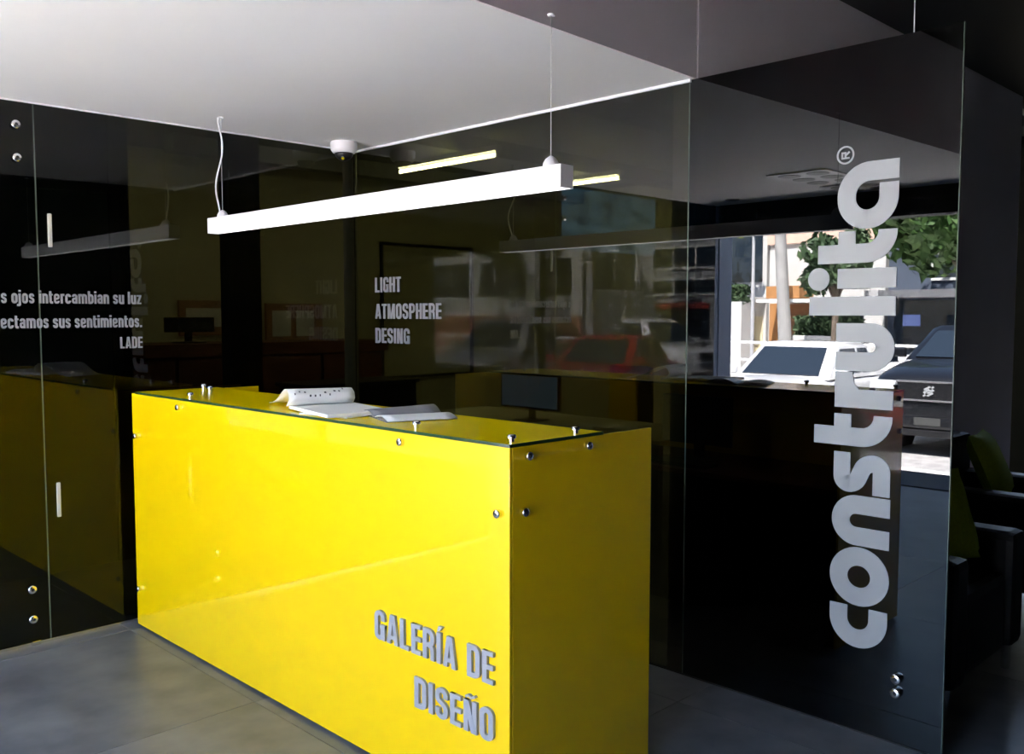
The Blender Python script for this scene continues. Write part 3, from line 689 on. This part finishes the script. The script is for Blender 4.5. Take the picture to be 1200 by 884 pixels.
def car(name, label, paint, loc, rz, L=4.2, W=1.72, H=1.43, hood=.92, boot=.95, cab=(.30,.80), roof=(.44,.70), ride=.20, grille=None, group='cars parked along the street', emblem=False, pickup=False):
    """car in local coords: nose at x=0 pointing +x, length runs to -x; z=0 on the road"""
    t = thing(name, label, 'car', loc, group, rz)
    hw = W/2
    # lower body: stations (distance from nose / L, half width factor, bottom, top)
    b0 = cab[0]; b1 = cab[1]
    st = [(0.0,.80,.42,hood*.70),(.012,.88,.34,hood*.80),(.05,.95,ride+.02,hood*.90),(.16,.99,ride,hood*.97),(b0,1.0,ride,hood+.03),(.5,1.0,ride,hood+.05),(b1,1.0,ride,boot),(.93,.98,ride+.03,boot*.98),(.985,.92,.30,boot*.93),(1.0,.84,.40,boot*.80)]
    v = []; f = []
    for s, wf, zb, zt in st:
        x_ = -s*L; h = hw*wf
        half = [(0,zt),(h*.55,zt-.008),(h*.86,zt-.035),(h*.97,zt-.12),(h,zb+(zt-zb)*.55),(h*.985,zb+.12),(h*.93,zb),(0,zb)]
        ring = half + [(-a,b) for a,b in reversed(half[1:-1])]
        v += [(x_, a, b) for a, b in ring]
    n = 14
    for k in range(len(st)-1):
        for i in range(n): f.append((k*n+i, k*n+(i+1)%n, (k+1)*n+(i+1)%n, (k+1)*n+i))
    f += [tuple(range(n)), tuple(range((len(st)-1)*n, len(st)*n))]
    mb = MB(); mb.add(v, f); body = subsurf(mb.build('body', paint, t, local=True), 2)
    # cabin
    xf, xr = -cab[0]*L, -cab[1]*L; rf, rr = -roof[0]*L, -roof[1]*L
    if pickup: xr = -.60*L; rr = -.56*L
    zb = hood-.02
    lay = [(xf,xr,hw*.93,zb),((xf+rf)/2,(xr+rr)/2,hw*.845,(zb+H-.06)/2),(rf,rr,hw*.76,H-.06),(rf-.06,rr+.06,hw*.68,H-.012),(rf-.25,rr+.2,hw*.4,H)]
    v = []; f = []
    for a, b, h, z in lay:
        c = .10; v += [(a,-h+c,z),(a,h-c,z),(a-c*.8,h,z),(b+c,h,z),(b,h-c,z),(b,-h+c,z),(b+c,-h,z),(a-c*.8,-h,z)]
    for k in range(len(lay)-1):
        for i in range(8): f.append((k*8+i,k*8+(i+1)%8,(k+1)*8+(i+1)%8,(k+1)*8+i))
    f.append(tuple(range(8*(len(lay)-1), 8*len(lay)))); f.append(tuple(range(7,-1,-1)))
    mb = MB(); mb.add(v, f); cabn = smooth_by_angle(mb.build('cabin', paint, t, local=True), 35)
    def P(k, s):   # point on cabin surface: k 0..1 bottom..top between layers 0 and 2
        a0,b0_,h0,z0 = lay[0]; a1,b1_,h1,z1 = lay[2]
        return (a0+(a1-a0)*k, b0_+(b1_-b0_)*k, h0+(h1-h0)*k, z0+(z1-z0)*k)
    def pane(nm, pts, nrm):
        nrm = Vector(nrm).normalized(); mb = MB(); o1 = [Vector(p)+nrm*.012 for p in pts]; o0 = [Vector(p)-nrm*.01 for p in pts]
        k = len(pts); mb.add(o0+o1, [tuple(range(k-1,-1,-1)), tuple(range(k,2*k))]+[(i,(i+1)%k,k+(i+1)%k,k+i) for i in range(k)]); return mb.build(nm, 'win_dark', t, local=True)
    a,b,h,z = P(.10,0); a2,b2,h2,z2 = P(.93,0)
    pane('windscreen', [(a+.01,-h+.14,z),(a+.01,h-.14,z),(a2+.01,h2-.13,z2),(a2+.01,-h2+.13,z2)], (z2-z,0,a-a2))
    if not pickup: pane('rear_window', [(b-.01,-h+.16,z+.05),(b-.01,h-.16,z+.05),(b2-.01,h2-.14,z2),(b2-.01,-h2+.14,z2)], (-(z2-z),0,b2-b))
    a,b,h,z = P(.16,0); a2,b2,h2,z2 = P(.90,0)
    mid = (a2+b2)/2-.02*L if not pickup else None
    for sg in (1,-1):
        nv = (0, sg*(z2-z), h-h2)
        if pickup: pane('side_window', [(a-.30,sg*h,z),(b+.15,sg*h,z),(b2+.12,sg*h2,z2),(a2-.14,sg*h2,z2)], nv)
        else:
            pane('side_window', [(a-.30,sg*h,z),(mid+.05,sg*h,z),(mid+.05,sg*h2,z2),(a2-.14,sg*h2,z2)], nv)
            pane('side_window', [(mid-.05,sg*h,z),(b+.30,sg*h,z),(b2+.16,sg*h2,z2),(mid-.05,sg*h2,z2)], nv)
        mb = MB(); mb.cbox(xf-.24, xf-.12, min(sg*hw*.97,sg*(hw+.20)), max(sg*hw*.97,sg*(hw+.20)), hood+.01, hood+.15, .03); mb.build('wing_mirror', paint, t, local=True)
        mb = MB(); y0, y1 = sorted((sg*hw*.50, sg*hw*.90)); mb.cbox(-.13, -.012, y0, y1, hood*.66, hood*.80, .03); mb.build('headlight', 'lamp_lens', t, local=True)
        mb = MB(); y0, y1 = sorted((sg*hw*.62, sg*hw*.92)); mb.cbox(-L+.0, -L+.10, y0, y1, boot*.66, boot*.86, .02); mb.build('tail_light', 'sign_red', t, local=True)
        mb = MB(); y0, y1 = sorted((sg*hw*.60, sg*hw*.80)); mb.cbox(-.06, -.0, y0, y1, .40, .47, .012); mb.build('fog_lamp', 'lamp_lens', t, local=True)
        for wx in (-.19*L, -.80*L):
            R = .315 if H < 1.55 else .36; yo = sg*(hw-.085)
            mb = MB(); mb.lathe((wx, sg*(hw-.28), R), (0,sg,0), [(0,R+.065),(.285,R+.065)], 28); mb.build('wheel_arch', 'tire', t, local=True)
            mb = MB(); mb.lathe((wx, sg*(hw-.20), R), (0,sg,0), [(0,R*.9),(.02,R),(.19,R),(.215,R*.93),(.215,R*.66)], 28); wh = smooth_by_angle(mb.build('wheel', 'tire', t, local=True), 40)
            mb = MB(); mb.lathe((wx, sg*(hw+.012), R), (0,sg,0), [(0,R*.66),(.006,R*.64)], 24)
            for q in range(5):
                an = 2*PI*q/5; mb.cyl((wx,sg*(hw+.016),R),(wx+R*.58*math.cos(an),sg*(hw+.014),R+R*.58*math.sin(an)),.03,.045,n=6)
            mb.build('rim', 'rim', wh, local=True)
    mb = MB(); mb.cbox(-.03, .012, -hw*.46, hw*.46, hood*.60, hood*.80, .012); g = mb.build('grille', 'grille_black', t, local=True)
    mb = MB()
    for z in (hood*.60, hood*.80): mb.cbox(-.02,.020,-hw*.48,hw*.48,z-.012,z+.012,.005)
    for y in (-hw*.47, hw*.47): mb.cbox(-.02,.020,y-.012,y+.012,hood*.60,hood*.80,.005)
    mb.build('grille_frame', 'rim', g, local=True)
    mb = MB(); mb.cbox(-.10, .035, -hw*.86, hw*.86, .36, .52, .04); mb.build('bumper', paint, t, local=True)
    mb = MB(); mb.cbox(-.05, .025, -hw*.55, hw*.55, .26, .35, .015); mb.build('air_intake', 'grille_black', t, local=True)
    mb = MB(); mb.box(.035, .042, -.17, .17, .41, .51); mb.build('number_plate', 'plate_white', t, local=True)
    if emblem:   # two hooked bars forming an angular S
        mb = MB(); M = lambda u, v, w_: (.013+w_, u, hood*.70+v)
        s_ = .075
        for sg in (1,-1):
            mb.prism([(sg*a*s_, sg*b*s_) for a,b in ((-1.0,.15),(-.1,.95),(.9,.35),(.55,.08),(-.05,.45),(-.35,.22),(1.0,-.75),(.75,-.95))], M, .008)
        mb.build('emblem', 'vinyl_grey', g, local=True)
    if pickup:
        mb = MB(); mb.box(-L*.985,-L*.61,-hw*.86,hw*.86,boot-.06,boot+.03); mb.build('cargo_bed', 'black_plastic', t, local=True)
    return t
car('suv', 'dark slate off-road car with chrome emblem parked nose to the shop', 'car_slate', (-5.75, 4.62, GZ), 0, L=4.3, W=1.78, H=1.70, hood=1.22, boot=1.18, cab=(.28,.97), roof=(.42,.93), ride=.30, emblem=True)
car('sedan', 'white saloon parked nose to the shop beside the dark off-road car', 'car_white', (-5.15, 7.15, GZ), 0, hood=.90)
car('hatchback', 'white hatchback on the road behind the dark off-road car', 'car_white', (-11.2, 8.0, GZ), math.radians(90), L=4.0, H=1.64, hood=.98, cab=(.26,.93), roof=(.42,.86))
car('sedan', 'charcoal saloon parked opposite the glass corner', 'car_charcoal', (-5.3, 1.55, GZ), 0, hood=.92)
car('sedan', 'red saloon parked beside the charcoal one', 'car_red', (-5.6, -1.75, GZ), math.radians(14), hood=.92, H=1.46)
car('pickup_truck', 'grey pickup truck parked past the red saloon', 'car_grey', (-5.7, -4.8, GZ), math.radians(12), L=5.0, W=1.82, H=1.76, hood=1.12, boot=1.10, cab=(.27,.60), roof=(.38,.56), ride=.32, pickup=True)
car('pickup_truck', 'white pickup truck on the far lane of the road', 'car_white', (-14.2, -4.2, GZ), math.radians(78), L=5.0, W=1.80, H=1.74, hood=1.08, boot=1.08, cab=(.27,.60), roof=(.38,.56), ride=.30, pickup=True)

def house(name, label, wall, x, y0, y1, h, wins=(), parapet=None, depth=5.0, extra=()):
    t = thing(name, label, 'building', (x-depth/2, (y0+y1)/2, GZ+.12))
    B_('wall', wall, x-depth, x, y0, y1, GZ+.12, h, parent=t)
    if parapet: B_('parapet', parapet, x-depth, x+.08, y0-.05, y1+.05, h, h+1.1, parent=t)
    for a, b, c, d in wins:
        wd = B_('window', 'rail_white', x-.02, x+.05, a, b, c, d, parent=t)
        n = max(1, round((b-a)/1.0)); s_ = (b-a-.08)/n
        for k in range(n): B_('pane', 'win_dark', x+.02, x+.056, a+.08+k*s_, a+k*s_+s_, c+.08, d-.08, parent=wd)
    for nm, m, e in extra: B_(nm, m, *e, parent=t)
    return t
house('house', 'dark glazed block with white lower wall across the road', 'bld_white', -20, 15.1, 22, 4.6, extra=[('glazing','win_dark',(-20,-19.95,15.25,20,2.6,4.4)), ('canopy','rail_white',(-20,-19.2,15.1,20,1.95,2.10)), ('shutter','bld_cream',(-20,-19.96,15.2,16.0,-.18,1.5))])
house('house', 'white house with peach parapet and brown garage door', 'bld_white', -20, 11.3, 15.0, 3.75, parapet='bld_peach', wins=[(11.7,12.9,2.4,3.4)], extra=[('awning','bld_tan',(-20,-19.1,13.5,14.6,2.05,2.42)), ('garage_door','bld_brown',(-20,-19.95,13.55,14.4,-.18,1.88)), ('door','bld_tan',(-20,-19.95,14.45,14.95,-.18,1.9)), ('railing','rail_white',(-19.1,-19.04,11.4,14.9,1.92,2.02)), ('grating','win_dark',(-20,-19.95,11.9,13.2,-.18,1.7))])
house('house', 'blue grey house with deep pale eaves', 'bld_blue', -20, 5.0, 11.2, 3.8, wins=[(9.0,10.0,2.5,3.3),(6.0,7.5,2.5,3.3)], extra=[('eaves','bld_grey',(-20,-18.4,4.9,11.2,2.02,2.22)), ('doorway','win_dark',(-20,-19.95,8.8,11.0,-.18,1.95)), ('sign','sign_blue',(-18.4,-18.36,9.65,10.1,1.25,1.55))])
house('house', 'grey house with a white doorway opposite the shop', 'bld_grey', -20, -3, 4.8, 5.5, wins=[(-2,0,2.6,4.2),(1.5,3.5,2.6,4.2)])
house('house', 'pale blue grey block with white window bands and red sign', 'bld_grey', -20, -13.4, -7.2, 5.6, wins=[(-10.4,-7.6,3.1,3.9),(-10.4,-7.6,2.2,2.8),(-13,-11,2.4,3.9)], extra=[('sign','sign_red',(-20,-19.9,-10.2,-8.0,1.75,1.95)), ('doorway','win_dark',(-20,-19.95,-10.0,-8.0,-.18,1.7))])
house('house', 'white framed building with large windows and brick base', 'bld_white', -20, -24, -13.6, 5.2, wins=[(-22.2,-19.8,2.2,3.8),(-19.3,-16.4,2.2,3.8),(-15.8,-14,2.2,3.8)], extra=[('base','bld_brick',(-20,-19.9,-24,-13.6,-.18,1.5))])
house('house', 'cream building far down the road', 'bld_cream', -20, 22.2, 32, 5.5, wins=[(23,26,2.4,4.0)])
house('house', 'tall cream block at the far left end of the road', 'bld_cream', -20, -36, -24.2, 6, wins=[(-33,-28,2.4,4.0)])

# poles and fence
cp = thing('concrete_pole', 'leaning pale concrete utility pole beside the road', 'pole', (-17.6, 13.1, GZ+.12))
mb = MB(); mb.cyl((-17.6,13.05,GZ+.1),(-17.6,13.45,5.6),.20,.14,n=16); mb.build('shaft', 'pole_grey', cp)
sl = thing('street_lamp', 'thin street lamp with a white head near the concrete pole', 'street lamp', (-17.9, 14.35, GZ+.12))
mb = MB(); mb.cyl((-17.9,14.35,GZ+.1),(-17.9,14.35,3.9),.06,.045,n=12); mb.build('post', 'bld_grey', sl)
mb = MB(); mb.tube([(-17.9,14.35,3.85),(-17.8,14.25,3.95),(-17.7,14.0,3.95)],.03); mb.build('arm', 'bld_grey', sl)
mb = MB(); mb.cbox(-17.85,-17.55,13.68,14.1,3.86,3.98,.04); mb.build('lamp_head', 'rail_white', sl)
fe = thing('railing', 'low white street railing along the far pavement', 'railing', (-17.2, 0, GZ+.12))
for z in (.25, .75): 
    mb = MB(); mb.cyl((-17.2,-24,z),(-17.2,16.5,z),.04,n=8); mb.build('rail', 'rail_white', fe)
for k in range(28):
    mb = MB(); mb.cyl((-17.2,-24+k*1.5,GZ+.11),(-17.2,-24+k*1.5,.78),.03,n=8); mb.build('post', 'rail_white', fe)

def tree(name, label, x, y, h, cr, leaf, n=2600, base=GZ+.1, trunk_r=.12, ls=.16):
    t = thing(name, label, 'tree', (x, y, base), 'street trees')
    ch_ = h*.62
    mb = MB(); mb.cyl((x,y,base),(x+.1,y-.08,base+ch_),trunk_r,trunk_r*.6,n=10)
    for k in range(6):
        a = k*1.1; mb.cyl((x+.08,y-.06,base+ch_*.8),(x+cr*.6*math.cos(a),y+cr*.6*math.sin(a),base+h*.85),trunk_r*.45,trunk_r*.15,n=6)
    mb.build('trunk', 'bark', t)
    mb = MB(); cl = []
    for k in range(16):
        a = random.uniform(0,2*PI); rr = cr*math.sqrt(random.random())*.75
        cl.append((x+rr*math.cos(a), y+rr*math.sin(a), base+h*random.uniform(.62,.95), cr*random.uniform(.28,.48)))
    for k in range(n):
        c = random.choice(cl); d = Vector((random.gauss(0,1),random.gauss(0,1),random.gauss(0,.8))).normalized()*c[3]*random.uniform(.5,1.05)
        p = Vector(c[:3])+d; u = Vector((random.gauss(0,1),random.gauss(0,1),random.gauss(0,1))).normalized(); v_ = u.orthogonal().normalized(); s_ = ls*random.uniform(.6,1.2)
        mb.add([p-u*s_, p+v_*s_*.5, p+u*s_, p-v_*s_*.5], [(0,1,2,3)])
    tag(mb.build('foliage', leaf, t, fix=False), kind='stuff'); return t
tree('tree', 'small dark leafed tree in front of the white house', -17.8, 11.75, 4.2, 1.0, 'leaf_dark', 1800)
tree('tree', 'tall green tree in front of the blue grey house', -17.5, 8.3, 5.4, 2.0, 'leaf_green', 4200, ls=.2)
tree('tree', 'yellow green tree beside the glazed block', -18.2, 15.9, 6.2, 1.2, 'leaf_yellow', 1800)
tree('tree', 'dark tree before the white framed building', -18.0, -15.8, 6.0, 1.5, 'leaf_dark', 2600, ls=.2)
for k, (x_, y_) in enumerate(((-17.9,-13.0),(-18.1,-11.3),(-17.8,-9.6))):
    tree('tree', 'slim dark tree in a row before the banded block', x_, y_, 6.6, .8, 'leaf_dark', 900, trunk_r=.11)
for k, (y0, y1, lab) in enumerate(((11.4,13.3,'low clipped hedge under the white house'), (15.0,16.6,'low clipped hedge before the glazed block'))):
    t = thing('hedge', lab, 'hedge', (-18.6,(y0+y1)/2,GZ+.12), 'low hedges across the road')
    mb = MB()
    for q in range(900):
        p = Vector((random.uniform(-18.9,-18.4),random.uniform(y0,y1),random.uniform(1.9,2.45) if k else random.uniform(.9,1.5))); u = Vector((random.gauss(0,1),random.gauss(0,1),random.gauss(0,1))).normalized(); v_ = u.orthogonal().normalized()
        mb.add([p-u*.12,p+v_*.06,p+u*.12,p-v_*.06],[(0,1,2,3)])
    tag(mb.build('leaves','leaf_dark',t,fix=False), kind='stuff')
    B_('planter','bld_white',-18.95,-18.35,y0,y1,GZ+.1,1.95 if k else .95,parent=t)
